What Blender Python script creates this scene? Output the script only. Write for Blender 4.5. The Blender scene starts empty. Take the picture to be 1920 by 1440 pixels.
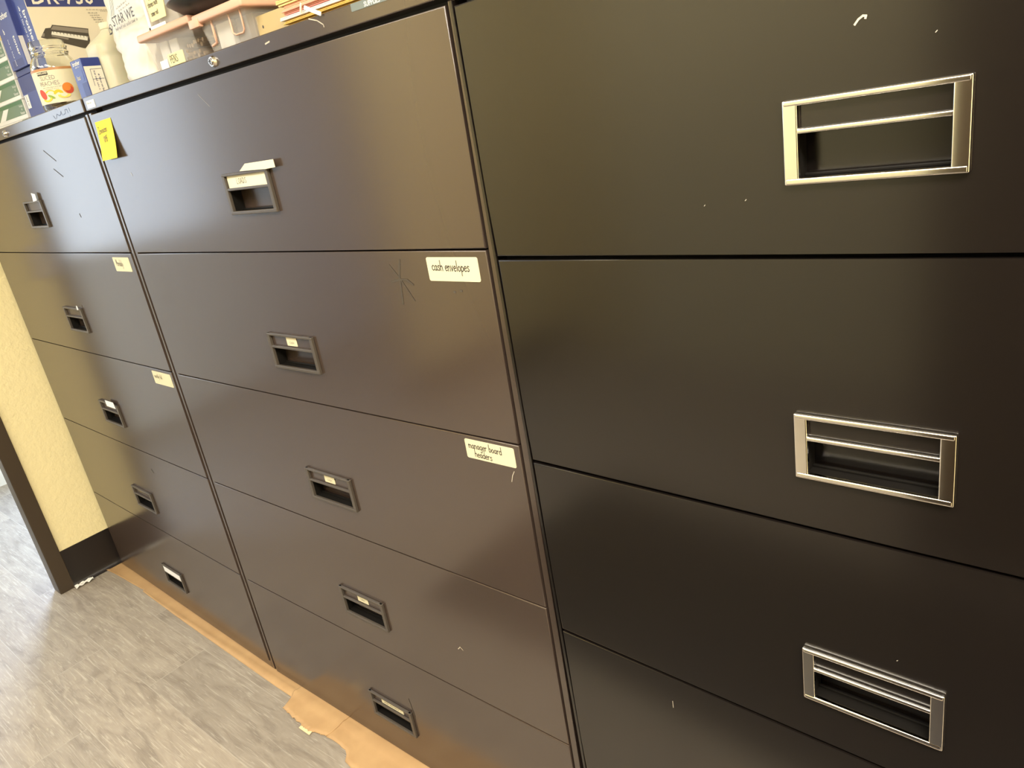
import bpy, bmesh, math, random
from mathutils import Vector, Matrix

random.seed(7)
S = bpy.context.scene
COL = S.collection
FLOOR = 1.2525            # height of the reference drawer line above the floor
TOP = 0.3425 + FLOOR      # top of the two left cabinets
PI = math.pi

# ------------------------------------------------------------------ materials
def new_mat(name):
    m = bpy.data.materials.new(name); m.use_nodes = True
    return m, m.node_tree, m.node_tree.nodes['Principled BSDF']

def setv(b, **k):
    for n, v in k.items():
        n = n.replace('_', ' ')
        if n in b.inputs:
            b.inputs[n].default_value = v

def plain(name, c, rough=0.5, metal=0.0, spec=0.5, **k):
    m, t, b = new_mat(name)
    setv(b, Base_Color=(*c, 1), Roughness=rough, Metallic=metal, Specular_IOR_Level=spec, **k)
    return m

def noise_node(t, scale, detail=3.0, coord='Object', stretch=None, rough=0.5):
    tc = t.nodes.new('ShaderNodeTexCoord')
    n = t.nodes.new('ShaderNodeTexNoise')
    n.inputs['Scale'].default_value = scale; n.inputs['Detail'].default_value = detail
    n.inputs['Roughness'].default_value = rough
    if stretch:
        mp = t.nodes.new('ShaderNodeMapping'); mp.inputs['Scale'].default_value = stretch
        t.links.new(tc.outputs[coord], mp.inputs['Vector']); t.links.new(mp.outputs['Vector'], n.inputs['Vector'])
    else:
        t.links.new(tc.outputs[coord], n.inputs['Vector'])
    return n

def ramp(t, src, stops):
    r = t.nodes.new('ShaderNodeValToRGB')
    e = r.color_ramp.elements
    e[0].position, e[0].color = stops[0][0], (*stops[0][1], 1)
    e[1].position, e[1].color = stops[1][0], (*stops[1][1], 1)
    for p, c in stops[2:]:
        q = e.new(p); q.color = (*c, 1)
    t.links.new(src, r.inputs['Fac'])
    return r

def bump(t, b, src, strength, dist):
    bp = t.nodes.new('ShaderNodeBump'); bp.inputs['Strength'].default_value = strength; bp.inputs['Distance'].default_value = dist
    t.links.new(src, bp.inputs['Height']); t.links.new(bp.outputs['Normal'], b.inputs['Normal'])

def paint_mat(name, c, r0, r1, spec, ior=1.85):
    m, t, b = new_mat(name)
    setv(b, Base_Color=(*c, 1), Specular_IOR_Level=spec)
    setv(b, Roughness=(r0 + r1) / 2, IOR=ior)
    return m

M = {}
M['paint'] = paint_mat('brown_black_enamel', (0.052, 0.035, 0.027), 0.17, 0.21, 0.5)
M['paint_black'] = paint_mat('black_enamel', (0.008, 0.006, 0.005), 0.17, 0.20, 0.5, 1.62)
M['pocket'] = plain('dark_pocket', (0.007, 0.006, 0.005), 0.5, spec=0.2)
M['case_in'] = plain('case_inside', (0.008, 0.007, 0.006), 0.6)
M['bezel'] = plain('dark_brown_plastic', (0.070, 0.058, 0.047), 0.33)
M['chrome'] = plain('chrome', (0.93, 0.91, 0.87), 0.11, 1.0)
M['nickel'] = plain('nickel', (0.75, 0.73, 0.70), 0.22, 1.0)
M['dark_slot'] = plain('lock_slot', (0.02, 0.02, 0.02), 0.5)
M['label'] = plain('cream_label', (0.70, 0.635, 0.43), 0.55)
M['white_label'] = plain('white_label', (0.88, 0.87, 0.82), 0.5)
M['ink'] = plain('black_ink', (0.035, 0.03, 0.03), 0.6)
M['ink_soft'] = plain('faded_ink', (0.16, 0.145, 0.10), 0.6)
M['ink_blue'] = plain('blue_black_ink', (0.05, 0.07, 0.16), 0.5)
M['pencil'] = plain('pencil_mark', (0.075, 0.064, 0.050), 0.7, spec=0.1)
M['scuff'] = plain('scuff', (0.50, 0.45, 0.36), 0.6)
M['sticky'] = plain('yellow_sticky_paper', (0.95, 0.76, 0.02), 0.6)
M['tape_label'] = plain('grey_teal_label_tape', (0.16, 0.19, 0.18), 0.4)
M['white_paper'] = plain('white_paper', (0.85, 0.85, 0.85), 0.6)
M['cream_paper'] = plain('cream_paper', (0.76, 0.71, 0.53), 0.6)
M['note_yellow'] = plain('pale_yellow_note', (0.86, 0.76, 0.40), 0.6)
M['manila'] = plain('manila_card', (0.50, 0.385, 0.19), 0.65)
M['box_blue'] = plain('blue_box_card', (0.032, 0.052, 0.25), 0.35)
M['box_navy'] = plain('navy_box_card', (0.018, 0.028, 0.17), 0.4)
M['box_cream'] = plain('cream_box_card', (0.86, 0.80, 0.68), 0.4)
M['box_white'] = plain('white_box_card', (0.85, 0.84, 0.80), 0.4)
M['box_green'] = plain('sage_green_box_card', (0.15, 0.235, 0.155), 0.45)
M['box_green_dark'] = plain('dark_green_box_card', (0.06, 0.17, 0.07), 0.45)
M['toner_dark'] = plain('printed_dark_grey', (0.07, 0.06, 0.055), 0.45)
M['toner_mid'] = plain('printed_mid_grey', (0.27, 0.24, 0.22), 0.45)
M['brown_box'] = plain('brown_card', (0.17, 0.105, 0.070), 0.6)
M['orange'] = plain('printed_orange', (0.80, 0.25, 0.03), 0.4)
M['peach_yellow'] = plain('printed_yellow', (0.90, 0.55, 0.03), 0.4)
M['red'] = plain('printed_red', (0.65, 0.08, 0.04), 0.4)
M['leaf'] = plain('printed_leaf_green', (0.25, 0.38, 0.06), 0.4)
M['lid_peach'] = plain('peach_plastic_lid', (0.72, 0.42, 0.30), 0.4)
M['rim_brown'] = plain('label_band_brown', (0.50, 0.24, 0.10), 0.4)
M['dark_plastic'] = plain('dark_plastic', (0.014, 0.012, 0.010), 0.4, spec=0.3)
M['grey_plastic'] = plain('grey_blue_plastic', (0.22, 0.24, 0.29), 0.35)
M['trim'] = plain('dark_brown_frame_paint', (0.052, 0.036, 0.022), 0.38)
M['base'] = plain('black_rubber_base', (0.014, 0.010, 0.009), 0.42)
M['ceiling'] = plain('ceiling_white', (0.80, 0.78, 0.72), 0.9)
M['white_wall'] = plain('white_wall_paint', (0.80, 0.82, 0.84), 0.8)
M['mixed'] = plain('brown_bits', (0.36, 0.24, 0.13), 0.6)
M['switch'] = plain('ivory_switch', (0.78, 0.72, 0.62), 0.4)

def yellow_wall():
    m, t, b = new_mat('yellow_orange_peel_wall')
    setv(b, Base_Color=(0.90, 0.79, 0.46, 1), Roughness=0.62, Specular_IOR_Level=0.3)
    n = noise_node(t, 75.0, 3.0, rough=0.5)
    bump(t, b, n.outputs['Fac'], 0.6, 0.004)
    return m
M['yellow'] = yellow_wall()

def floor_mat():
    m, t, b = new_mat('grey_oak_vinyl_plank')
    tc = t.nodes.new('ShaderNodeTexCoord')
    br = t.nodes.new('ShaderNodeTexBrick')
    br.offset = 0.37; br.inputs['Scale'].default_value = 1.0
    br.inputs['Brick Width'].default_value = 0.92; br.inputs['Row Height'].default_value = 0.18
    br.inputs['Mortar Size'].default_value = 0.0012; br.inputs['Mortar Smooth'].default_value = 0.2; br.inputs['Bias'].default_value = 0
    br.inputs['Color1'].default_value = (0.0, 0, 0, 1); br.inputs['Color2'].default_value = (1, 1, 1, 1); br.inputs['Mortar'].default_value = (0.5, 0.5, 0.5, 1)
    mp = t.nodes.new('ShaderNodeMapping'); mp.inputs['Location'].default_value = (0.33, 0.06, 0)
    t.links.new(tc.outputs['Object'], mp.inputs['Vector']); t.links.new(mp.outputs['Vector'], br.inputs['Vector'])
    # per-plank offset of the grain
    off = t.nodes.new('ShaderNodeVectorMath'); off.operation = 'MULTIPLY_ADD'
    off.inputs[1].default_value = (3.0, 5.0, 0); t.links.new(br.outputs['Color'], off.inputs[0]); t.links.new(tc.outputs['Object'], off.inputs[2])
    st = t.nodes.new('ShaderNodeMapping'); st.inputs['Scale'].default_value = (2.4, 11.0, 1)
    t.links.new(off.outputs['Vector'], st.inputs['Vector'])
    g = t.nodes.new('ShaderNodeTexNoise'); g.inputs['Scale'].default_value = 2.2; g.inputs['Detail'].default_value = 6; g.inputs['Roughness'].default_value = 0.62
    g.inputs['Distortion'].default_value = 1.3
    t.links.new(st.outputs['Vector'], g.inputs['Vector'])
    st2 = t.nodes.new('ShaderNodeMapping'); st2.inputs['Scale'].default_value = (5.0, 95.0, 1)
    t.links.new(off.outputs['Vector'], st2.inputs['Vector'])
    g2 = t.nodes.new('ShaderNodeTexNoise'); g2.inputs['Scale'].default_value = 2.0; g2.inputs['Detail'].default_value = 4; g2.inputs['Distortion'].default_value = 1.6
    t.links.new(st2.outputs['Vector'], g2.inputs['Vector'])
    r1 = ramp(t, g.outputs['Fac'], [(0.25, (0.215, 0.182, 0.148)), (0.75, (0.40, 0.350, 0.287)), (0.50, (0.325, 0.280, 0.227))])
    r2 = ramp(t, g2.outputs['Fac'], [(0.55, (0, 0, 0)), (0.68, (1, 1, 1))])
    mx = t.nodes.new('ShaderNodeMix'); mx.data_type = 'RGBA'
    mul = t.nodes.new('ShaderNodeMath'); mul.operation = 'MULTIPLY'; mul.inputs[1].default_value = 0.5
    t.links.new(r2.outputs['Color'], mul.inputs[0]); t.links.new(mul.outputs['Value'], mx.inputs['Factor'])
    t.links.new(r1.outputs['Color'], mx.inputs[6]); mx.inputs[7].default_value = (0.56, 0.51, 0.43, 1)
    mx2 = t.nodes.new('ShaderNodeMix'); mx2.data_type = 'RGBA'; mx2.blend_type = 'MULTIPLY'; mx2.inputs['Factor'].default_value = 1.0
    tone = ramp(t, br.outputs['Color'], [(0.0, (0.88, 0.88, 0.88)), (1.0, (1.06, 1.05, 1.03))])
    t.links.new(mx.outputs[2], mx2.inputs[6]); t.links.new(tone.outputs['Color'], mx2.inputs[7])
    mx3 = t.nodes.new('ShaderNodeMix'); mx3.data_type = 'RGBA'
    mf = t.nodes.new('ShaderNodeMath'); mf.operation = 'MULTIPLY'; mf.inputs[1].default_value = 0.35; t.links.new(br.outputs['Fac'], mf.inputs[0]); t.links.new(mf.outputs['Value'], mx3.inputs['Factor']); t.links.new(mx2.outputs[2], mx3.inputs[6]); mx3.inputs[7].default_value = (0.55, 0.50, 0.43, 1)
    t.links.new(mx3.outputs[2], b.inputs['Base Color'])
    setv(b, Roughness=0.48, Specular_IOR_Level=0.4)
    bump(t, b, g2.outputs['Fac'], 0.25, 0.002)
    return m
M['floor'] = floor_mat()

def kraft_mat():
    m, t, b = new_mat('kraft_paper')
    n = noise_node(t, 14.0, 4.0)
    r = ramp(t, n.outputs['Fac'], [(0.3, (0.43, 0.265, 0.125)), (0.7, (0.50, 0.32, 0.155))])
    t.links.new(r.outputs['Color'], b.inputs['Base Color']); setv(b, Roughness=0.6, Specular_IOR_Level=0.3)
    n2 = noise_node(t, 60.0, 3.0); bump(t, b, n2.outputs['Fac'], 0.15, 0.002)
    return m
M['kraft'] = kraft_mat()
M['kraft_torn'] = plain('torn_kraft_core', (0.78, 0.62, 0.36), 0.8)

def glass_mat(name, c, rough, ior=1.45):
    m, t, b = new_mat(name)
    setv(b, Base_Color=(*c, 1), Roughness=rough, IOR=ior, Transmission_Weight=1.0)
    return m
M['glass'] = glass_mat('jar_glass', (0.97, 0.98, 0.94), 0.02)
def clear_film():
    m, t, b = new_mat('clear_plastic')
    setv(b, Base_Color=(0.82, 0.80, 0.76, 1), Roughness=0.15)
    tr = t.nodes.new('ShaderNodeBsdfTransparent'); tr.inputs['Color'].default_value = (0.95, 0.94, 0.92, 1)
    mx = t.nodes.new('ShaderNodeMixShader'); mx.inputs['Fac'].default_value = 0.16
    t.links.new(tr.outputs[0], mx.inputs[1]); t.links.new(b.outputs[0], mx.inputs[2])
    t.links.new(mx.outputs[0], t.nodes['Material Output'].inputs['Surface'])
    return m
M['clear_plastic'] = clear_film()

def translucent(name, c, sss):
    m, t, b = new_mat(name)
    setv(b, Base_Color=(*c, 1), Roughness=0.4, Subsurface_Weight=sss, Subsurface_Scale=0.02)
    return m
M['jug'] = translucent('milky_jug_plastic', (0.63, 0.60, 0.45), 0.25)
M['bag'] = translucent('white_plastic_bag', (0.78, 0.74, 0.66), 0.1)

def emit(name, c, s):
    m, t, b = new_mat(name)
    setv(b, Base_Color=(0.8, 0.8, 0.8, 1), Emission_Color=(*c, 1), Emission_Strength=s)
    return m
M['lamp'] = emit('fluorescent_diffuser', (1.0, 0.925, 0.80), 1.0)
M['lamp_strong'] = emit('bright_fluorescent_diffuser', (1.0, 0.925, 0.80), 1.0)
M['lamp_fill_cool'] = emit('fill_cool_diffuser', (0.86, 0.93, 1.0), 1.0)
M['day_low'] = emit('daylit_pane_bright', (0.50, 0.67, 1.0), 2.0)
M['day_high'] = emit('daylit_pane', (0.68, 0.82, 1.0), 2.6)

# ------------------------------------------------------------------ mesh builder
class MB:
    def __init__(self):
        self.v = []; self.f = []; self.m = []
    def add(self, verts, faces, mat):
        o = len(self.v); self.v += [tuple(p) for p in verts]
        for f in faces:
            self.f.append([o + i for i in f]); self.m.append(mat)
    def poly(self, pts, mat=0):
        self.add(pts, [list(range(len(pts)))], mat)
    def bm(self, bm, mat=0, xf=None):
        bm.verts.index_update()
        vs = [(xf @ v.co) if xf else v.co.copy() for v in bm.verts]
        self.add(vs, [[v.index for v in f.verts] for f in bm.faces], mat); bm.free()
    def box(self, x0, x1, y0, y1, z0, z1, mat=0, bev=0.0, seg=2, xf=None):
        b = bmesh.new(); bmesh.ops.create_cube(b, size=1.0)
        for v in b.verts:
            v.co = Vector(((x0 + x1) / 2 + v.co.x * (x1 - x0), (y0 + y1) / 2 + v.co.y * (y1 - y0), (z0 + z1) / 2 + v.co.z * (z1 - z0)))
        if bev > 0:
            bmesh.ops.bevel(b, geom=list(b.edges), offset=bev, segments=seg, affect='EDGES', profile=0.5)
        self.bm(b, mat, xf)
    def prism(self, pts, y0, y1, mat=0):     # outline in x,z extruded along y (pts counter-clockwise seen from -y)
        n = len(pts)
        vs = [(x, y0, z) for x, z in pts] + [(x, y1, z) for x, z in pts]
        fs = [list(range(n)), list(range(2 * n - 1, n - 1, -1))] + [[i, i + n, (i + 1) % n + n, (i + 1) % n] for i in range(n)]
        self.add(vs, fs, mat)
    def lathe(self, prof, cx, cy, n=40, mat=0, sx=1.0, sy=1.0):
        vs = []
        for r, z in prof:
            for k in range(n):
                a = 2 * PI * k / n
                vs.append((cx + r * sx * math.cos(a), cy + r * sy * math.sin(a), z))
        fs = []
        for i in range(len(prof) - 1):
            for k in range(n):
                k2 = (k + 1) % n
                fs.append([i * n + k, i * n + k2, (i + 1) * n + k2, (i + 1) * n + k])
        if prof[0][0] > 1e-6: fs.append([k for k in range(n - 1, -1, -1)])
        if prof[-1][0] > 1e-6: fs.append([(len(prof) - 1) * n + k for k in range(n)])
        self.add(vs, fs, mat)
    def tube(self, pts, r, n=8, mat=0):
        pts = [Vector(p) for p in pts]; rings = []
        for i, p in enumerate(pts):
            d = (pts[min(i + 1, len(pts) - 1)] - pts[max(i - 1, 0)]).normalized()
            u = d.orthogonal().normalized() if i == 0 else (rings_u - d * rings_u.dot(d)).normalized()
            rings_u = u; w = d.cross(u)
            rings.append([p + r * (math.cos(2 * PI * k / n) * u + math.sin(2 * PI * k / n) * w) for k in range(n)])
        vs = [v for rg in rings for v in rg]; fs = []
        for i in range(len(pts) - 1):
            for k in range(n):
                fs.append([i * n + k, i * n + (k + 1) % n, (i + 1) * n + (k + 1) % n, (i + 1) * n + k])
        fs.append(list(range(n - 1, -1, -1))); fs.append([(len(pts) - 1) * n + k for k in range(n)])
        self.add(vs, fs, mat)
    def build(self, name, mats, parent=None, smooth=30):
        me = bpy.data.meshes.new(name); me.from_pydata(self.v, [], self.f)
        for m in mats: me.materials.append(M[m])
        for p, mi in zip(me.polygons, self.m): p.material_index = mi
        me.update()
        b = bmesh.new(); b.from_mesh(me); bmesh.ops.remove_doubles(b, verts=b.verts, dist=1e-6)
        b.to_mesh(me); b.free()
        if smooth:
            for p in me.polygons: p.use_smooth = True
            me.set_sharp_from_angle(angle=math.radians(smooth))
        o = bpy.data.objects.new(name, me); COL.objects.link(o)
        if parent: o.parent = parent
        if smooth == 30:
            md = o.modifiers.new('flat_faces', 'WEIGHTED_NORMAL'); md.mode = 'FACE_AREA'; md.weight = 100; md.keep_sharp = True
        return o

def tag(o, label=None, cat=None, group=None, kind=None):
    if label: o['label'] = label
    if cat: o['category'] = cat
    if group: o['group'] = group
    if kind: o['kind'] = kind
    return o

def empty(name, loc=(0, 0, 0), rot=(0, 0, 0), label=None, cat=None, group=None):
    o = bpy.data.objects.new(name, None); COL.objects.link(o); o.empty_display_size = 0.1
    o.location = loc; o.rotation_euler = rot
    return tag(o, label, cat, group)

# ------------------------------------------------------------------ writing
HAND = {
 'a': (.55, [[(.42,.40),(.25,.5),(.06,.35),(.06,.12),(.2,0),(.38,.12),(.42,.46),(.42,.1),(.5,0)]]),
 'b': (.52, [[(.08,1),(.08,0)],[(.08,.35),(.25,.5),(.43,.35),(.43,.12),(.25,0),(.08,.12)]]),
 'c': (.48, [[(.42,.42),(.25,.5),(.06,.35),(.06,.12),(.22,0),(.42,.08)]]),
 'd': (.54, [[(.42,1),(.44,0)],[(.42,.35),(.25,.5),(.06,.35),(.06,.12),(.22,0),(.42,.12)]]),
 'e': (.50, [[(.07,.26),(.42,.3),(.38,.45),(.24,.5),(.07,.36),(.07,.12),(.22,0),(.42,.08)]]),
 'f': (.40, [[(.4,.95),(.28,1),(.18,.85),(.16,-.05)],[(.03,.5),(.36,.52)]]),
 'g': (.54, [[(.42,.42),(.25,.5),(.06,.35),(.06,.15),(.22,.03),(.42,.15)],[(.42,.5),(.42,-.2),(.25,-.38),(.08,-.25)]]),
 'h': (.52, [[(.08,1),(.08,0)],[(.08,.33),(.28,.5),(.4,.38),(.42,0)]]),
 'i': (.22, [[(.1,.5),(.1,0)],[(.1,.68),(.11,.72)]]),
 'k': (.5, [[(.08,1),(.08,0)],[(.4,.5),(.1,.22),(.42,0)]]),
 'l': (.24, [[(.1,1),(.12,0)]]),
 'm': (.66, [[(.05,.5),(.05,0)],[(.05,.35),(.18,.5),(.28,.38),(.29,0)],[(.28,.35),(.42,.5),(.53,.38),(.55,0)]]),
 'n': (.52, [[(.06,.5),(.07,0)],[(.07,.35),(.26,.5),(.4,.36),(.42,0)]]),
 'o': (.52, [[(.25,.5),(.06,.35),(.06,.14),(.24,0),(.43,.14),(.43,.35),(.25,.5)]]),
 'p': (.52, [[(.08,.5),(.08,-.42)],[(.08,.35),(.25,.5),(.43,.35),(.43,.14),(.25,0),(.08,.12)]]),
 'r': (.42, [[(.07,.5),(.08,0)],[(.08,.3),(.2,.46),(.38,.46)]]),
 's': (.46, [[(.4,.44),(.22,.5),(.09,.38),(.36,.18),(.34,.04),(.18,0),(.05,.07)]]),
 't': (.38, [[(.16,.8),(.17,.05),(.3,0)],[(.02,.52),(.34,.54)]]),
 'u': (.52, [[(.06,.5),(.07,.12),(.2,0),(.4,.14)],[(.41,.5),(.42,0)]]),
 'v': (.48, [[(.04,.5),(.22,0),(.42,.5)]]),
 'y': (.5, [[(.05,.5),(.22,.08)],[(.42,.5),(.12,-.4)]]),
 'L': (.6, [[(.1,1),(.06,0),(.5,.04)]]),
 'O': (.66, [[(.32,1),(.1,.75),(.1,.25),(.3,0),(.52,.25),(.54,.75),(.32,1)]]),
 'A': (.66, [[(.04,0),(.3,1),(.56,0)],[(.14,.36),(.48,.38)]]),
 'D': (.66, [[(.1,1),(.1,0)],[(.02,1),(.4,.9),(.54,.5),(.4,.1),(.02,0)]]),
 'S': (.58, [[(.5,.9),(.28,1),(.1,.8),(.3,.55),(.48,.3),(.34,.02),(.06,.1)]]),
 'E': (.56, [[(.46,1),(.1,1),(.1,0),(.48,0)],[(.1,.5),(.4,.52)]]),
 'I': (.5, [[(.02,1),(.42,1)],[(.22,1),(.2,0)],[(.0,0),(.42,.02)]]),
 'M': (.74, [[(.06,0),(.12,1),(.34,.3),(.58,1),(.64,0)]]),
 'N': (.66, [[(.08,0),(.1,1),(.5,0),(.54,1)]]),
 'P': (.56, [[(.1,1),(.1,0)],[(.1,1),(.4,.95),(.46,.7),(.34,.5),(.1,.46)]]),
 'T': (.6, [[(.02,1),(.56,1)],[(.29,1),(.29,0)]]),
 'R': (.6, [[(.1,0),(.1,1),(.42,.9),(.42,.6),(.1,.5),(.5,0)]]),
 '1': (.3, [[(.04,.8),(.16,1),(.14,0)]]),
 '0': (.54, [[(.25,1),(.08,.7),(.08,.25),(.25,0),(.42,.3),(.42,.7),(.25,1)]]),
 '9': (.52, [[(.42,.62),(.2,.48),(.06,.72),(.24,1),(.42,.8),(.38,0)]]),
 '8': (.54, [[(.25,.52),(.08,.78),(.25,1),(.42,.78),(.25,.52),(.06,.24),(.25,0),(.44,.24),(.25,.52)]]),
 '5': (.52, [[(.44,1),(.12,1),(.1,.58),(.36,.58),(.42,.25),(.24,0),(.05,.08)]]),
 ' ': (.34, []),
}
def ribbon(mb, pts, w, fn, mat):
    for (a, b) in zip(pts[:-1], pts[1:]):
        dx, dz = b[0] - a[0], b[1] - a[1]; L = math.hypot(dx, dz) or 1e-9
        ux, uz = dx / L * w * .35, dz / L * w * .35; nx, nz = -dz / L * w / 2, dx / L * w / 2
        mb.poly([fn(a[0] - ux - nx, a[1] - uz - nz), fn(b[0] + ux - nx, b[1] + uz - nz), fn(b[0] + ux + nx, b[1] + uz + nz), fn(a[0] - ux + nx, a[1] - uz + nz)], mat)

def hand(mb, text, x, z, h, fn, mat, w=None, ang=0.0, squeeze=1.0, jit=0.02):
    ca, sa = math.cos(ang), math.sin(ang); cx = 0.0; w = w or h * .09
    for ch in text:
        adv, strokes = HAND[ch]
        dz = random.uniform(-jit, jit)
        for s in strokes:
            ribbon(mb, [(x + ((cx + p[0]) * ca * squeeze - (p[1] + dz) * sa) * h, z + ((cx + p[0]) * sa * squeeze + (p[1] + dz) * ca) * h) for p in s], w, fn, mat)
        cx += adv
    return cx * h * squeeze

def printed(mb, text, x, z, h, fn, mat, ang=0.0, sx=1.0, align='LEFT', bold=0.0):
    cu = bpy.data.curves.new('t', 'FONT'); cu.body = text; cu.size = 1.0; cu.align_x = align; cu.offset = bold
    cu.resolution_u = 2
    ob = bpy.data.objects.new('t', cu); COL.objects.link(ob)
    dg = bpy.context.evaluated_depsgraph_get(); dg.update()
    me = bpy.data.meshes.new_from_object(ob.evaluated_get(dg))
    ca, sa = math.cos(ang), math.sin(ang)
    vs = [fn(x + (v.co.x * sx * ca - v.co.y * sa) * h, z + (v.co.x * sx * sa + v.co.y * ca) * h) for v in me.vertices]
    mb.add(vs, [list(p.vertices) for p in me.polygons], mat)
    bpy.data.objects.remove(ob); bpy.data.curves.remove(cu); bpy.data.meshes.remove(me)

def fine_print(mb, x, z, w, h, fn, mat, ang=0.0):      # a line of print too small to read
    ca, sa = math.cos(ang), math.sin(ang); t = 0.0
    while t < w:
        n = random.randint(2, 6)
        for k in range(n):
            l = h * random.uniform(.5, .62)
            if t > w: break
            hh = h * random.choice([.5, .6, .6, .75, 1.0])
            ribbon(mb, [(x + t * ca, z + t * sa), (x + t * ca - hh * sa, z + t * sa + hh * ca)], h * .22, fn, mat)
            if random.random() < .55: ribbon(mb, [(x + t * ca - hh * .5 * sa, z + t * sa + hh * .5 * ca), (x + (t + l * .7) * ca - hh * .5 * sa, z + (t + l * .7) * sa + hh * .5 * ca)], h * .16, fn, mat)
            t += l
        t += h * .5

def front(y):
    return lambda a, b: (a, y, b)

# ------------------------------------------------------------------ filing cabinets
def drawer_mesh(W, z0, z1, hole, y_back=0.022, pocket=0.034):
    """front panel: rounded outer edge, rectangular pull recess"""
    xs = [0.0, hole[0], hole[1], W]; zs = [z0, hole[2], hole[3], z1]
    b = bmesh.new()
    g = [[b.verts.new((x, 0, z)) for z in zs] for x in xs]
    for i in range(3):
        for j in range(3):
            if i == 1 and j == 1: continue
            b.faces.new([g[i][j], g[i + 1][j], g[i + 1][j + 1], g[i][j + 1]])
    ring = [g[0][0], g[1][0], g[2][0], g[3][0], g[3][1], g[3][2], g[3][3], g[2][3], g[1][3], g[0][3], g[0][2], g[0][1]]
    back = [b.verts.new((v.co.x, y_back, v.co.z)) for v in ring]
    n = len(ring)
    for i in range(n):
        b.faces.new([ring[(i + 1) % n], ring[i], back[i], back[(i + 1) % n]])
    b.faces.new(list(back))
    edges = [e for e in b.edges if e.verts[0] in ring and e.verts[1] in ring and abs(e.verts[0].co.y) < 1e-9 and
             any(f.normal.length >= 0 and all(abs(v.co.y) < 1e-9 for v in f.verts) for f in e.link_faces) and
             any(any(v.co.y > 1e-6 for v in f.verts) for f in e.link_faces)]
    bmesh.ops.bevel(b, geom=edges, offset=0.0022, segments=3, affect='EDGES', profile=0.5)
    bmesh.ops.recalc_face_normals(b, faces=b.faces)
    mb = MB(); mb.bm(b, 0)
    h0, h1, k0, k1 = hole
    P = pocket
    a = [(h0, 0, k0), (h1, 0, k0), (h1, 0, k1), (h0, 0, k1)]
    c = [(h0, P, k0), (h1, P, k0), (h1, P, k1), (h0, P, k1)]
    for i in range(4):
        j = (i + 1) % 4
        mb.poly([a[i], a[j], c[j], c[i]], 1)
    mb.poly(c, 1)
    # folded lip along the floor of the recess
    mb.box(h0, h1, P * .45, P * .55, k0, k0 + .0035, 1, .001)
    return mb

def handle_mesh(x0, x1, z0, z1, side, top, mid_lo, mid_hi, bot, prot, bev):
    mb = MB()
    y0 = -prot
    mb.box(x0, x0 + side, y0, 0.0, z0, z1, 0, bev * .7, 3)
    mb.box(x1 - side, x1, y0, 0.0, z0, z1, 0, bev * .7, 3)
    mb.box(x0 + .001, x1 - .001, y0 - .0006, 0.0, z1 - top, z1, 0, bev, 3)
    mb.box(x0 + .001, x1 - .001, y0 - .0006, 0.0, z0, z0 + bot, 0, bev, 3)
    mb.box(x0 + side - .0012, x1 - side + .0012, y0 + .0003, 0.0, mid_lo, mid_hi, 0, bev * .9, 3)
    return mb

def lock_mesh(cx, cz, r):
    mb = MB()
    b = bmesh.new()
    bmesh.ops.create_cone(b, cap_ends=True, segments=28, radius1=r, radius2=r * .82, depth=.005)
    mb.bm(b, 0, Matrix.Translation((cx, -.0024, cz)) @ Matrix.Rotation(PI / 2, 4, 'X'))
    b = bmesh.new()
    bmesh.ops.create_cone(b, cap_ends=True, segments=24, radius1=r * .6, radius2=r * .55, depth=.003)
    mb.bm(b, 0, Matrix.Translation((cx, -.0058, cz)) @ Matrix.Rotation(PI / 2, 4, 'X'))
    mb.box(cx - r * .12, cx + r * .12, -.0078, -.006, cz - r * .42, cz + r * .42, 1)
    mb.box(cx - r * .4, cx + r * .4, -.0077, -.006, cz + r * .0, cz + r * .16, 1)
    return mb

def plate(mb, x0, x1, z0, z1, y, th, r, mat=0, skew=0.0):
    """thin card with rounded corners; skew lifts its right end"""
    pts = []
    for cx, cz, a0 in ((x1 - r, z0 + r, -90), (x1 - r, z1 - r, 0), (x0 + r, z1 - r, 90), (x0 + r, z0 + r, 180)):
        for k in range(4):
            a = math.radians(a0 + k * 30); pts.append((cx + r * math.cos(a), cz + r * math.sin(a)))
    pts = [(x, z + skew * (x - x0) / (x1 - x0)) for x, z in pts]
    mb.prism(pts, y - th, y, mat)

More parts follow.
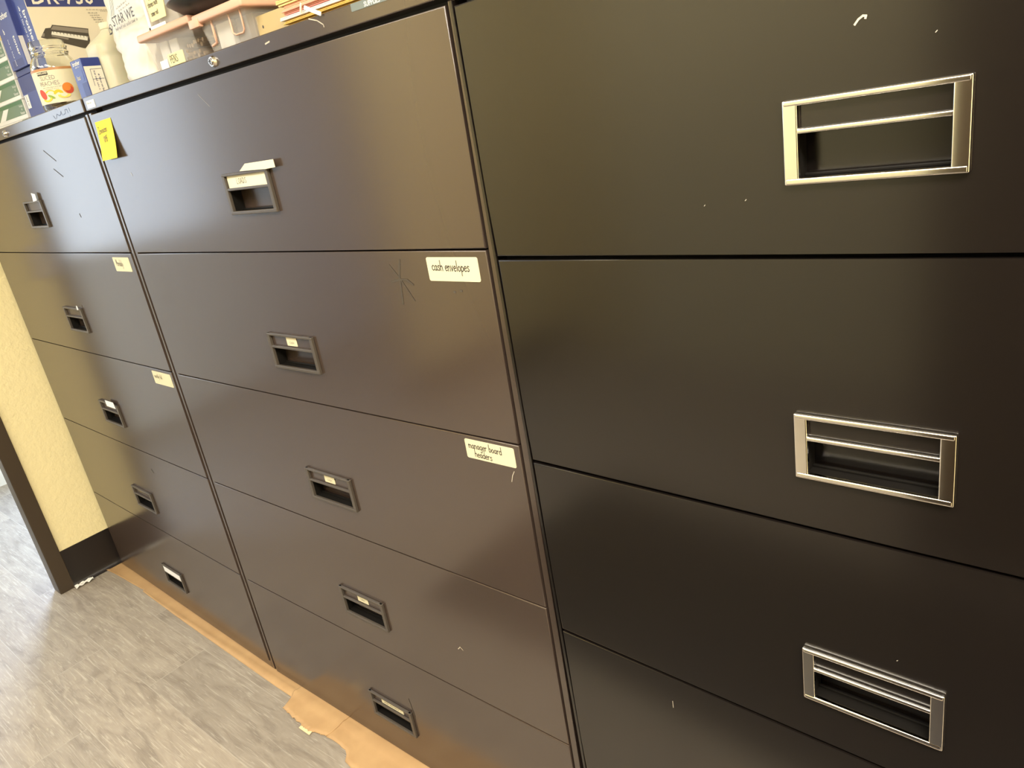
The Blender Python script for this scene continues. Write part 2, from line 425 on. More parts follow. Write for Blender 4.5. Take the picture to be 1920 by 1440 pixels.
def cabinet(loc, rot, W, tops, hx, hz_fn, paint, metal, side, label, gap, edge, depth=0.42, has_rail=True, cap_top=None, group=None, prot=.006, bars=None):
    """tops: heights of the drawer boundaries from the top down. Returns root, drawers"""
    root = empty('filing_cabinet', loc, rot, label, 'filing cabinet', group)
    e = edge; yb = depth
    mb = MB()
    zt = tops[0] + gap * 1.0
    ct = cap_top
    mb.box(-e, -gap, .0030, yb, .0062, zt, 0, .0008, 1)               # left panel with its front edge
    mb.box(W + gap, W + e, .0030, yb, .0062, zt, 0, .0008, 1)
    mb.box(-gap, W + gap, yb - .01, yb, .0062, zt, 0)                 # back
    mb.box(-gap, W + gap, .0030, yb - .01, .0062, tops[-1] - gap * .6, 0, .0008, 1)   # plinth
    mb.box(-gap, W + gap, .060, .064, .02, zt, 1)                 # black sheet added behind the drawer fronts to block light
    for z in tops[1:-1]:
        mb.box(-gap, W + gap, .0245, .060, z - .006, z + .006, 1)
    mb.build('case', [paint, 'case_in'], root)
    mb = MB()
    mb.box(-e + .002, W + e - .002, 0.0, yb, zt + .0045, ct, 0, .0022, 3)
    mb.box(-gap, W + gap, .03, yb - .02, zt - .002, zt + .005, 1)
    top = mb.build('top_rail', [paint, 'case_in'], root)
    drawers = []
    for i in range(len(tops) - 1):
        zu, zl = tops[i] - gap / 2, tops[i + 1] + gap / 2
        ht, hb = hz_fn(i, tops)
        H = ht - hb
        ml, mh = ht - H * bars[1], ht - H * bars[0]
        hole = (hx[0] + side * .8, hx[1] - side * .8, hb + H * bars[3] * .7, ml + .001)
        mb = drawer_mesh(W, zl, zu, hole)
        drawers.append(dict(mb=mb, z0=zl, z1=zu, ht=ht, hb=hb, ml=ml, mh=mh, i=i))
        drawers[-1]['handle'] = handle_mesh(hx[0], hx[1], hb, ht, side, H * bars[2], ml, mh, H * bars[3], prot, .0019 if metal == 'chrome' else .0013)
    return root, top, drawers

def finish(root, drawers, paint, metal, extra=()):
    out = []
    for d in drawers:
        o = d['mb'].build('drawer', [paint, 'pocket', 'pencil', 'scuff'], root)
        d['handle'].build('handle', [metal], o)
        d['obj'] = o; out.append(o)
    return out

WAB = 1.0888
TOPS = [0.3075, 0.0, -0.3033, -0.6081, -0.915, -1.2202]
TOPS = [t + FLOOR for t in TOPS]
def hz_ab(i, tops): return tops[i] - .1615, tops[i] - .1615 - .0742
BARS_AB = (.35, .415, .065, .085)

yawA = -0.0273
pA = Vector((-0.0416 - WAB * math.cos(yawA), 0.0018 - WAB * math.sin(yawA), 0))
GRP = 'dark lateral filing cabinets in a row'
rootB, railB, dB = cabinet((0, 0, 0), (0, 0, 0), WAB, TOPS, (.4695, .6215), hz_ab, 'paint', 'bezel', .0092,
    'middle filing cabinet, brown-black with five drawers, a yellow sticky note and cream labels',   .0026, .0150, cap_top=TOP, group=GRP, bars=BARS_AB)
rootA, railA, dA = cabinet(pA, (0, 0, yawA), WAB, TOPS, (.476, .621), hz_ab, 'paint', 'bezel', .0092,
    'filing cabinet farthest left, against the yellow wall, boxes and a glass jar on top',   .0026, .0150, cap_top=TOP, group=GRP, bars=BARS_AB)
CT = [t + FLOOR for t in (0.3025, -0.0089, -0.3164, -0.6262, -0.936, -1.226)]
yawC, rollC = -0.047, -0.0154
WC = 0.946
def hz_c(i, tops): return tops[i] - .1665, tops[i] - .1665 - .0757
cy_ = math.cos(rollC)
# the whole cabinet leans slightly; its origin is found so that the reference point at drawer height stays put
refC = Vector((1.12, -0.0137, FLOOR))
RC = Matrix.Rotation(yawC, 3, 'Z') @ Matrix.Rotation(rollC, 3, 'Y')
oC = refC - RC @ Vector((0, 0, FLOOR))
rootC, railC, dC = cabinet(oC, (0, rollC, yawC), WC, CT, (.3975, .5485), hz_c, 'paint_black', 'chrome', .0135,
    'black filing cabinet nearest on the right, with wide chrome drawer pulls', .0050, .0105, cap_top=CT[0] + .036, group=GRP, bars=(.335, .40, .075, .085), prot=.006)

# marks that belong to the painted fronts
MARKS = [0]
def mark(d, pts, w, mat=2):
    for a, b in zip(pts[:-1], pts[1:]):
        MARKS[0] += 1
        ribbon(d['mb'], [a, b], w, front(-.0003 - .00004 * (MARKS[0] % 9)), mat)
g1 = FLOOR
bx, bz = .9005, -.046 + FLOOR
mark(dB[1], [(bx + .006, bz + .031), (bx - .002, bz + .006), (bx - .004, bz - .015), (bx - .007, bz - .04)], .0035)
mark(dB[1], [(bx - .021, bz + .023), (bx - .002, bz + .002), (bx + .022, bz - .034)], .0022)
mark(dB[1], [(bx - .023, bz - .004), (bx, bz), (bx + .014, bz), (bx + .026, bz - .008)], .0028)
for px, pz in ((1.012, -.063), (1.026, -.061)):
    mark(dB[1], [(px, pz + FLOOR), (px + .003, pz + FLOOR)], .003)
mark(dB[2], [(1.062, -.372 + FLOOR), (1.066, -.36 + FLOOR), (1.071, -.352 + FLOOR)], .0012, 3)
mark(dB[4], [(.622, -1.035 + FLOOR), (.630, -1.085 + FLOOR)], .002)
mark(dB[3], [(.838, -.80 + FLOOR), (.845, -.792 + FLOOR), (.852, -.797 + FLOOR)], .0015, 3)
mark(dB[0], [(.462, .286 + FLOOR), (.49, .262 + FLOOR)], .00035, 3)
mark(dB[0], [(.102, .176 + FLOOR), (.106, .168 + FLOOR)], .001, 3)
ax = -1.130
mark(dA[0], [(-.36 - ax, .262 + FLOOR), (-.30 - ax, .232 + FLOOR)], .0022)
mark(dA[0], [(-.335 - ax, .215 + FLOOR), (-.29 - ax, .193 + FLOOR)], .0022)
mark(dA[0], [(-.27 - ax, .10 + FLOOR), (-.267 - ax, .092 + FLOOR)], .003)
mark(dA[3], [(-.43 - ax, -.665 + FLOOR), (-.42 - ax, -.675 + FLOOR)], .003)
mark(dC[0], [(.4595, .1875 + FLOOR), (.4625, .1910 + FLOOR), (.4660, .1930 + FLOOR), (.4685, .1925 + FLOOR), (.4680, .1908 + FLOOR)], .0018, 3)
mark(dC[3], [(.20, -.672 + FLOOR), (.20, -.684 + FLOOR)], .0009, 3)
mark(dC[4], [(.14, -.985 + FLOOR), (.141, -1.0 + FLOOR)], .0012, 3)
for u, w in ((.31, .045), (.355, .048), (.52, .17), (.50, -.46)):
    mark(dC[0 if w > 0 else (1 if w > -.3 else 2)], [(u, w + FLOOR), (u + .0012, w + .0012 + FLOOR)], .0006, 3)

finish(rootB, dB, 'paint', 'bezel'); finish(rootA, dA, 'paint', 'bezel'); finish(rootC, dC, 'paint_black', 'chrome')

# locks
lock_mesh(.541, .3282 + FLOOR, .0095).build('lock', ['nickel', 'dark_slot'], rootB)
lock_mesh(-.592 - ax, .3265 + FLOOR, .0095).build('lock', ['nickel', 'dark_slot'], rootA)
lock_mesh(.473, CT[0] + .021, .0095).build('lock', ['nickel', 'dark_slot'], rootC)

# stickers, label cards and tape on the fronts (each a piece of its drawer or rail)
def sticker(name, parent, x0, x1, z0, z1, writing, mats=('label', 'ink'), y=-.0001, th=.0006, r=.003, skew=0.0, label=None):
    mb = MB(); plate(mb, x0, x1, z0, z1, y, th, r, 0, skew)
    if writing: writing(mb, front(y - th - .0002))
    o = mb.build(name, list(mats), parent, smooth=0)
    if label: o['label'] = label
    return o

def w_cash(mb, fn): hand(mb, 'cash envelopes', .976, -.030 + FLOOR, .0155, fn, 1, ang=-.02, squeeze=.75)
sticker('adhesive_label', dB[1]['obj'], .9665, 1.0705, -.0465 + FLOOR, -.0105 + FLOOR, w_cash, label='cream label handwritten cash envelopes')
def w_mgr(mb, fn):
    hand(mb, 'manager board', .980, -.326 + FLOOR, .0135, fn, 1, ang=-.01, squeeze=.80)
    hand(mb, 'headers', .991, -.3405 + FLOOR, .0135, fn, 1, ang=-.02, squeeze=.80)
sticker('adhesive_label', dB[2]['obj'], .973, 1.0775, -.345 + FLOOR, -.3105 + FLOOR, w_mgr, label='cream label handwritten manager board headers')
mh = (dB[0]['mh'] + dB[0]['ht']) / 2
def w_loads(mb, fn): hand(mb, 'LOADS', .511, dB[0]['mh'] + .0065, .0095, fn, 1, w=.0009, squeeze=1.1)
sticker('label_card', dB[0]['obj'], .481, .610, dB[0]['mh'] - .001, dB[0]['ht'] - .004, w_loads, ('cream_paper', 'ink'), y=-.0012, r=.002, label='cream card handwritten LOADS')
mb = MB(); zt = dB[0]['ht']
mb.prism([(.541, .1476 + FLOOR), (.624, .1452 + FLOOR), (.6528, .1461 + FLOOR), (.6522, .1590 + FLOOR), (.5640, .1588 + FLOOR)], -.0085, -.0078, 0)
o = mb.build('tape_strip', ['cream_paper'], dB[0]['obj'], smooth=0); o['label'] = 'torn blank cream strip above the pull'
for k, (x0, x1, txt) in {1: (.529, .563, 'CASH'), 2: (.529, .564, 'CASH'), 3: (.529, .566, 'CASH'), 4: (.510, .588, None)}.items():
    d = dB[k]; zz0, zz1 = d['mh'] + .0022, d['ht'] - .0058
    def w_small(mb, fn, x0=x0, zz0=zz0, txt=txt, x1=x1):
        if txt: printed(mb, txt, x0 + .009, zz0 + .0045, .0062, fn, 1)
        else: fine_print(mb, x0 + .01, zz0 + .004, .05, .005, fn, 1)
    sticker('label_card', d['obj'], x0, x1, zz0, zz1, w_small, ('label', 'ink_soft'), y=-.0005, r=.0015, label='small cream printed label in the pull window')
def w_mon(mb, fn): hand(mb, 'Mondaly', -.1445 - ax, -.031 + FLOOR, .0155, fn, 1, ang=-.05, squeeze=.72)
sticker('adhesive_label', dA[1]['obj'], -.158 - ax, -.062 - ax, -.0455 + FLOOR, -.0105 + FLOOR, w_mon, ('label', 'ink_soft'), label='cream label with faded handwriting')
def w_mf(mb, fn): hand(mb, 'monthly full', -.15 - ax, -.330 + FLOOR, .0115, fn, 1, squeeze=.75)
sticker('adhesive_label', dA[2]['obj'], -.160 - ax, -.052 - ax, -.3475 + FLOOR, -.3115 + FLOOR, w_mf, ('label', 'ink_soft'), label='cream label with faint handwriting along its top')
# scraps on the pulls of the far cabinet
def scrap(drawer, pts, y0, label):
    mb = MB(); mb.prism(pts, y0, y0 + .0007, 0)
    o = mb.build('tape_strip', ['white_paper'], drawer['obj'], smooth=0); o['label'] = label
zt = dA[0]['ht']; scrap(dA[0], [(.578, zt - .002), (.610, zt), (.612, zt + .017), (.584, zt + .021), (.583, zt + .011)], -.0082, 'white paper tab sticking up from the pull')
zt = dA[1]['ht']; scrap(dA[1], [(.601, zt - .003), (.613, zt - .002), (.612, zt + .008), (.606, zt + .010)], -.0082, 'tiny white scrap on the pull corner')
zt = dA[2]['ht']; scrap(dA[2], [(.545, zt - .010), (.612, zt - .010), (.608, zt + .010), (.545, zt + .009)], -.0082, 'white paper tab folded over the pull')
sticker('label_card', dA[4]['obj'], .487, .612, dA[4]['mh'] - .003, dA[4]['ht'] - .004, None, ('white_paper', 'ink'), y=-.0050, r=.002, label='blank white card filling the pull window')
# rail stickers
def w_tag(mb, fn): fine_print(mb, .004, .327 + FLOOR, .026, .004, fn, 1)
sticker('adhesive_label', railB, .0005, .0405, .3185 + FLOOR, .3335 + FLOOR, w_tag, ('white_label', 'tape_label'), r=.001, label='small white inventory sticker')
def w_sup(mb, fn): printed(mb, 'SUPPLIES', .944, .3330 + FLOOR, .0085, fn, 1, bold=.01)
sticker('adhesive_label', railB, .9165, 1.005, .3318 + FLOOR, .3415 + FLOOR, w_sup, ('tape_label', 'white_label'), r=.001, label='grey-green embossed tape lettered in white')
mb = MB()
fn = front(-.0003)
ribbon(mb, [(.820, .3415 + FLOOR), (.838, .336 + FLOOR), (.850, .3285 + FLOOR), (.8505, .3255 + FLOOR)], .0016, fn, 0)
mb.build('scuff_mark', ['scuff'], railB, smooth=0); mb = MB()
ribbon(mb, [(.700, .3285 + FLOOR), (.712, .3300 + FLOOR)], .0022, fn, 0)
mb.build('scuff_mark', ['scuff'], railB, smooth=0)
mb = MB()
zz = .3245 + FLOOR
for s in ([(-.214, .004), (-.206, -.004)], [(-.200, -.004), (-.19, .005), (-.175, .0), (-.165, .002), (-.16, .008), (-.157, -.001)], [(-.15, -.001), (-.135, .001), (-.133, .008), (-.122, .008), (-.120, .0)], [(-.108, .009), (-.106, .001)], [(-.114, -.009), (-.114, -.006)]):
    ribbon(mb, [(a - ax, zz + b) for a, b in s], .0012, fn, 0)
mb.build('pen_scribble', ['ink_blue'], railA, smooth=0)

# sticky note
def sticky():
    root = MB(); n = 10; vs = []
    for k in range(n + 1):
        t = k / n
        z = .289 - .080 * t; y = -.0006 - .009 * t ** 1.8
        vs.append((.0100 - .004 * t, y, z + FLOOR)); vs.append((.0905 - .003 * t, y - .002 * t, z + FLOOR + .001))
    fs = [[2 * k + 2, 2 * k + 3, 2 * k + 1, 2 * k] for k in range(n)]
    root.add(vs, fs, 0)
    root.add([(x, y + .0004, z) for x, y, z in vs], [list(reversed(f)) for f in fs], 0)
    def fn(a, b):
        t = (.289 - b) / .080; y = -.0006 - .009 * max(t, 0) ** 1.8 - .0007 - .002 * t
        return (a, y, b + FLOOR)
    hand(root, 'Invoices', .019, .264, .0135, fn, 1, w=.0013, ang=.06, squeeze=.85)
    hand(root, '1095', .036, .245, .0125, fn, 1, w=.0013, ang=.10, squeeze=.85)
    o = root.build('sticky_note', ['sticky', 'ink'])
    tag(o, 'bright yellow sticky note with handwriting on the middle cabinet top drawer', 'sticky note')
sticky()

# ------------------------------------------------------------------ things on top of the cabinets
def cuboid(name, x0, x1, y0, y1, z0, z1, mats, prints=None, bev=.0012, label=None, cat='box', group=None, rot=0.0):
    """printed carton: origin at its base centre"""
    cx, cyy = (x0 + x1) / 2, (y0 + y1) / 2
    mb = MB(); mb.box(x0 - cx, x1 - cx, y0 - cyy, y1 - cyy, 0, z1 - z0, 0, bev, 1)
    if prints: prints(mb, cx, cyy, z0)
    o = mb.build(name, mats, smooth=0); o.location = (cx, cyy, z0); o.rotation_euler = (0, 0, rot)
    return tag(o, label, cat, group)

def rect(mb, fn, x0, x1, z0, z1, mat): mb.poly([fn(x0, z0), fn(x1, z0), fn(x1, z1), fn(x0, z1)], mat)

E0 = .0004
# large printer drum carton: narrow blue end to the front, cream side to the right
def drum_prints(mb, cx, cyy, z0):
    def sf(y, z, d=E0): return (-.418 - cx + d, y - cyy, z + FLOOR - z0)           # right side
    def ff(x, z, d=E0): return (x - cx, .110 - cyy - d, z + FLOOR - z0)            # front end
    side = lambda a, b: sf(a, b, .0006)
    side2 = lambda a, b: sf(a, b, .0010)
    rect(mb, lambda a, b: sf(a, b, .0003), .1112, .4288, .602, .6988, 1)
    printed(mb, 'DR-730', .124, .6085, .052, side, 2, sx=.95, bold=.012)
    # picture of the drum unit
    P = [(.119,.531),(.137,.552),(.150,.553),(.156,.560),(.243,.549),(.240,.539),(.238,.520),(.226,.502),(.216,.502)]
    mb.poly([side(*p) for p in P], 3)
    mb.poly([side2(*p) for p in [(.149,.549),(.157,.5575),(.241,.547),(.238,.538)]], 4)
    mb.poly([side2(*p) for p in [(.146,.537),(.150,.5445),(.236,.530),(.231,.520)]], 2)
    for k in range(11):
        t = k / 10.0
        mb.poly([sf(.152 + .080 * t, .5445 - .0135 * t, .0014), sf(.154 + .080 * t, .5442 - .0135 * t, .0014), sf(.1525 + .080 * t, .539 - .0145 * t, .0014)], 3)
    mb.poly([side2(*p) for p in [(.145,.533),(.147,.5355),(.186,.527),(.183,.5235)]], 4)
    mb.poly([side2(*p) for p in [(.121,.5325),(.128,.5325),(.131,.540),(.127,.541)]], 4)
    fine_print(mb, .254, .5935, .060, .0028, side, 4)
    for k in range(5): fine_print(mb, .256 + .003 * k, .5855 - .0055 * k, .024, .003, side, 3)
    fine_print(mb, .290, .590, .03, .0025, side, 4)
    ffn = lambda a, b: ff(a, b)
    printed(mb, 'b', -.468, .6015, .016, ffn, 2, bold=.03)
    printed(mb, 'brother', -.4515, .600, .025, ffn, 2, ang=-PI / 2, bold=.02)
    fine_print(mb, -.4725, .596, .105, .0065, ffn, 2, ang=-PI / 2)
cuboid('drum_carton', -.505, -.418, .110, .430, TOP, .70 + FLOOR, ['box_cream', 'box_blue', 'box_white', 'toner_dark', 'toner_mid'], drum_prints,
       label='tall cream carton with blue top band and dark printed drum picture behind the jar', cat='box')
# blue end panel of the same carton is a skin on its front
def add_end_panel():
    o = [x for x in COL.objects if x.name.startswith('drum_carton')][0]
    mb = MB(); rect(mb, front(-.160 - .0002), -.0431, .0431, .001, .70 + FLOOR - TOP - .001, 0)
    p = mb.build('end_panel', ['box_blue'], o, smooth=0); p['label'] = 'blue narrow end of the carton'
add_end_panel()

def tall_prints(mb, cx, cyy, z0):
    ffn = lambda a, b: (a - cx, .097 - cyy - E0, b + FLOOR - z0)
    sfn = lambda a, b: (-.502 - cx + E0, a - cyy, b + FLOOR - z0)
    rect(mb, sfn, .0985, .22, .482, .551, 1)
    printed(mb, 'brother', -.556, .600, .020, ffn, 1, sx=1.25, bold=.02, align='CENTER')
    printed(mb, 'b', -.585, .567, .018, ffn, 1, bold=.03)
    printed(mb, 'toner', -.5335, .556, .021, ffn, 1, ang=-PI / 2, bold=.02)
    fine_print(mb, -.575, .552, .066, .006, ffn, 1, ang=-PI / 2)
    rect(mb, lambda a, b: (a - cx, .097 - cyy - E0 * .6, b + FLOOR - z0), -.596, -.518, .484, .502, 2)
cuboid('toner_carton', -.6145, -.502, .097, .225, .480 + FLOOR, .66 + FLOOR, ['box_blue', 'box_white', 'box_navy'], tall_prints,
       label='blue toner carton with white vertical lettering atop the low navy box', cat='box')
cuboid('flat_carton', -.622, -.504, .104, .225, .465 + FLOOR, .480 + FLOOR, ['box_navy'], None,
       label='flat navy carton sandwiched under the lettered toner carton', cat='box')
def low_prints(mb, cx, cyy, z0):
    ffn = lambda a, b: (a - cx, .105 - cyy - E0, b + FLOOR - z0)
    mb.poly([ffn(-.623, .419), ffn(-.623, .385), ffn(-.597, .385), ffn(-.593, .419)], 1)
    ff2 = lambda a, b: (a - cx, .105 - cyy - E0 * 2, b + FLOOR - z0)
    fine_print(mb, -.612, .4165, .03, .006, ff2, 2, ang=-PI / 2)
    rect(mb, lambda a, b: (a - cx, .105 - cyy - E0 * .5, b + FLOOR - z0), -.6265, -.5035, .422, .4635, 3)
cuboid('low_carton', -.628, -.502, .105, .230, TOP, .465 + FLOOR, ['box_blue', 'box_white', 'ink_soft', 'box_navy'], low_prints,
       label='plain dark blue carton with small white sticker, left of the glass jar', cat='box')

# green and white cartons
gx1 = [-.640, -.636, -.634, -.632, -.634]
gz = [.3425, .3640, .4135, .4640, .5135]
gh = [.0213, .0490, .0500, .0490, .0490]
GL = ['lowest green and white carton, thin and mostly hidden by the cabinet rim', 'second green and white carton from the bottom of the left stack',
      'third green and white carton from the bottom of the left stack', 'fourth green and white carton from the bottom, beside the navy flat carton',
      'topmost green and white carton of the left stack']
for k in range(5):
    def gp(mb, cx, cyy, z0, k=k):
        f1 = lambda a, b: (a - cx, .100 - cyy - E0, b + FLOOR - z0)
        f2 = lambda a, b: (a - cx, .100 - cyy - 2 * E0, b + FLOOR - z0)
        zb, h, xr = gz[k], gh[k], gx1[k]
        if k:
            rect(mb, f1, -.93, xr - .001, zb + .0105, zb + h - .0005, 1)
            rect(mb, f2, -.93, xr - .001, zb + h - .010, zb + h - .0005, 2)
            mb.poly([f2(-.86, zb + .0102), f2(-.81, zb + .0102), f2(-.755, zb + h - .011), f2(-.80, zb + h - .011)], 0)
            printed(mb, 'Product', xr - .006, zb + h - .0185, .0088, f2, 0, align='RIGHT')
            printed(mb, 'of', xr - .018, zb + h - .027, .0088, f2, 0, align='RIGHT')
            printed(mb, 'Vietnam', xr - .006, zb + .0125, .0105, f2, 0, align='RIGHT', bold=.01)
        else:
            mb.poly([f1(-.70, zb + .001), f1(xr - .001, zb + .001), f1(xr - .001, zb + h - .001), f1(-.685, zb + h - .001)], 2)
    cuboid('green_carton', -.935, gx1[k], .100, .235, gz[k] + FLOOR, gz[k] + gh[k] + FLOOR, ['box_white', 'box_green', 'box_green_dark'], gp,
           label=GL[k], cat='box', group='green and white cartons stacked on the far cabinet')

# small blue and white toner box
def small_prints(mb, cx, cyy, z0):
    f1 = lambda a, b: (a - cx, .047 - cyy - E0, b + FLOOR - z0)
    s1 = lambda a, b: (-.070 - cx + E0, a - cyy, b + FLOOR - z0)
    s2 = lambda a, b: (-.070 - cx + 2 * E0, a - cyy, b + FLOOR - z0)
    rect(mb, s1, .0485, .0875, TOP - FLOOR + .001, .4125, 1)
    fine_print(mb, .067, .402, .040, .004, s2, 2, ang=-PI / 2)
    fine_print(mb, .075, .395, .040, .004, s2, 2, ang=-PI / 2)
    for pts in ([(.061, .406), (.0605, .371)], [(.061, .406), (.086, .4065)], [(.0605, .385), (.086, .3855)]): ribbon(mb, pts, .0009, s2, 2)
    printed(mb, 'brother', -.098, .4185, .0125, f1, 1, align='CENTER', bold=.02)
    fine_print(mb, -.108, .4135, .022, .003, f1, 1)
    rect(mb, f1, -.119, -.079, .384, .407, 3)
    f2 = lambda a, b: (a - cx, .047 - cyy - 2 * E0, b + FLOOR - z0)
    hand(mb, 'toner', -.115, .389, .012, f2, 1, squeeze=.7)
    rect(mb, f1, -.1, -.0705, .344, .381, 4)
cuboid('toner_carton', -.1285, -.070, .047, .0885, TOP, .4305 + FLOOR, ['box_blue', 'box_cream', 'ink_blue', 'box_blue', 'box_navy'], small_prints,
       label='small blue and cream toner carton between the peach jar and the milky jug', cat='box')

# glass jar with printed label
def jar():
    cx, cyy, z = -.297, .078, TOP
    root = empty('glass_jar', (cx, cyy, z), label='open empty glass jar with a sliced peaches label', cat='jar')
    R = .0525
    outer = [(0, .0005), (R - .006, .0005), (R - .001, .004), (R, .010), (R, .095), (R - .001, .105), (R - .006, .116), (R - .0125, .125), (R - .0125, .129), (R - .0105, .131), (R - .0105, .134), (R - .0125, .136), (R - .0125, .141), (R - .0105, .143), (R - .0105, .146), (R - .013, .149), (R - .013, .157), (R - .0145, .159)]
    inner = [(R - .0165, .159), (R - .0165, .126), (R - .010, .115), (R - .0045, .104), (R - .0035, .095), (R - .0035, .012), (R - .008, .006), (0, .006)]
    mb = MB(); mb.lathe(outer + inner, 0, 0, 56)
    mb.build('jar_body', ['glass'], root, smooth=50)
    # the label wraps three quarters of the body
    rl = R + .0006
    def cyl(s, t, d=0.0):                # s along the circumference from the front, t height
        a = s / rl; return ((rl + d) * math.sin(a), -(rl + d) * math.cos(a), t)
    mb = MB(); n = 48; s0, s1 = -.120, .120; z0, z1 = .018, .096
    vs = [cyl(s0 + (s1 - s0) * k / n, zz) for k in range(n + 1) for zz in (z0, z1)]
    mb.add(vs, [[2 * k, 2 * k + 2, 2 * k + 3, 2 * k + 1] for k in range(n)], 0)
    vs = [cyl(s0 + (s1 - s0) * k / n, zz, .0003) for k in range(n + 1) for zz in (z1 - .0055, z1)]
    mb.add(vs, [[2 * k, 2 * k + 2, 2 * k + 3, 2 * k + 1] for k in range(n)], 1)
    C = .048                            # centre of the printed panel, turned toward the aisle
    fn = lambda a, b: cyl(a + C, b, .0006)
    fn2 = lambda a, b: cyl(a + C, b, .0009)
    fn3 = lambda a, b: cyl(a + C, b, .0012)
    def blob(x, z, rx, rz, mat, f=fn, a0=0, a1=2 * PI, nn=18, tilt=0):
        pts = []
        for k in range(nn + 1):
            a = a0 + (a1 - a0) * k / nn; u, w = rx * math.cos(a), rz * math.sin(a)
            pts.append(f(x + u * math.cos(tilt) - w * math.sin(tilt), z + u * math.sin(tilt) + w * math.cos(tilt)))
        mb.poly(pts, mat)
    for k in range(6): rect(mb, fn, -.030 + k * .0045, -.030 + (k + 1) * .0045, .081, .0885, 2)
    printed(mb, 'KIRKLAND', -.0165, .0838, .0052, fn2, 0, align='CENTER', bold=.03)
    printed(mb, 'SLICED', -.008, .070, .0135, fn, 6, align='CENTER', sx=.85)
    printed(mb, 'PEACHES', -.008, .0575, .0135, fn, 6, align='CENTER', sx=.85)
    fine_print(mb, -.026, .0525, .05, .0022, fn, 6); fine_print(mb, -.02, .0485, .03, .0022, fn, 6)
    blob(.030, .0475, .0125, .0125, 3); blob(.0315, .044, .0095, .0085, 5, fn2, tilt=.4)
    blob(.0275, .050, .0085, .0085, 3, fn3)
    blob(-.033, .040, .0085, .0125, 5, fn, tilt=.5)
    blob(-.012, .040, .0125, .0075, 4, fn, -.5, PI - .3)
    blob(.006, .038, .0105, .0085, 4, fn2, 0, PI)
    blob(.017, .033, .0135, .0065, 4, fn3, PI * .9, 2 * PI + .2)
    blob(-.024, .029, .0125, .0065, 4, fn2, PI, 2 * PI + .3)
    blob(-.012, .0325, .009, .003, 7, fn, tilt=-.5)
    o = mb.build('front_label', ['cream_paper', 'rim_brown', 'ink', 'orange', 'peach_yellow', 'red', 'toner_mid', 'leaf'], root, smooth=60)
    # loose small change at the bottom
    mb = MB()
    for k in range(26):
        a, rr = random.uniform(0, 2 * PI), random.uniform(0, .034)
        b = bmesh.new(); bmesh.ops.create_cone(b, cap_ends=True, segments=14, radius1=.0092, radius2=.0092, depth=.0016)
        mb.bm(b, 0, Matrix.Translation((cx + rr * math.cos(a), cyy + rr * math.sin(a), z + .0085 + .0005 * k * .6)) @ Matrix.Rotation(random.uniform(-.25, .25), 4, 'X') @ Matrix.Rotation(random.uniform(-.25, .25), 4, 'Y'))
    o = mb.build('loose_change', ['mixed'], smooth=30)
    tag(o, 'brown loose bits at the bottom of the glass jar', 'coins', kind='stuff')
jar()

# milky plastic jug
def jug():
    root = empty('plastic_jug', (-.098, .135, TOP), label='milky translucent plastic jug between the small toner carton and the white bag', cat='jug')
    mb = MB()
    levels = [(0, .040, .040, 0), (.006, .0455, .0455, 0), (.084, .0465, .0465, 0), (.089, .0452, .0452, 0), (.094, .0465, .0465, 0), (.114, .0462, .0462, 0), (.121, .042, .041, .002), (.134, .028, .026, .012), (.141, .020, .019, .018), (.145, .0165, .0165, .020), (.150, .0165, .0165, .020)]
    n = 40; vs = []
    for z, a, b, dx in levels:
        p = 4.0 if z < .116 else (3.0 if z < .130 else 2.0)
        for k in range(n):
            t = 2 * PI * k / n; c, s = math.cos(t), math.sin(t)
            vs.append((math.copysign(abs(c) ** (2 / p), c) * a + dx, math.copysign(abs(s) ** (2 / p), s) * b, z))
    fs = [[i * n + k, i * n + (k + 1) % n, (i + 1) * n + (k + 1) % n, (i + 1) * n + k] for i in range(len(levels) - 1) for k in range(n)]
    fs.append(list(range(n - 1, -1, -1))); fs.append([(len(levels) - 1) * n + k for k in range(n)])
    mb.add(vs, fs, 0); mb.build('jug_body', ['jug'], root, smooth=40)
    mb = MB(); mb.lathe([(.0178, .1455), (.0185, .147), (.0185, .157), (.017, .159)], .020, 0, 28)
    mb.build('screw_cap', ['cream_paper'], root, smooth=40)
jug()

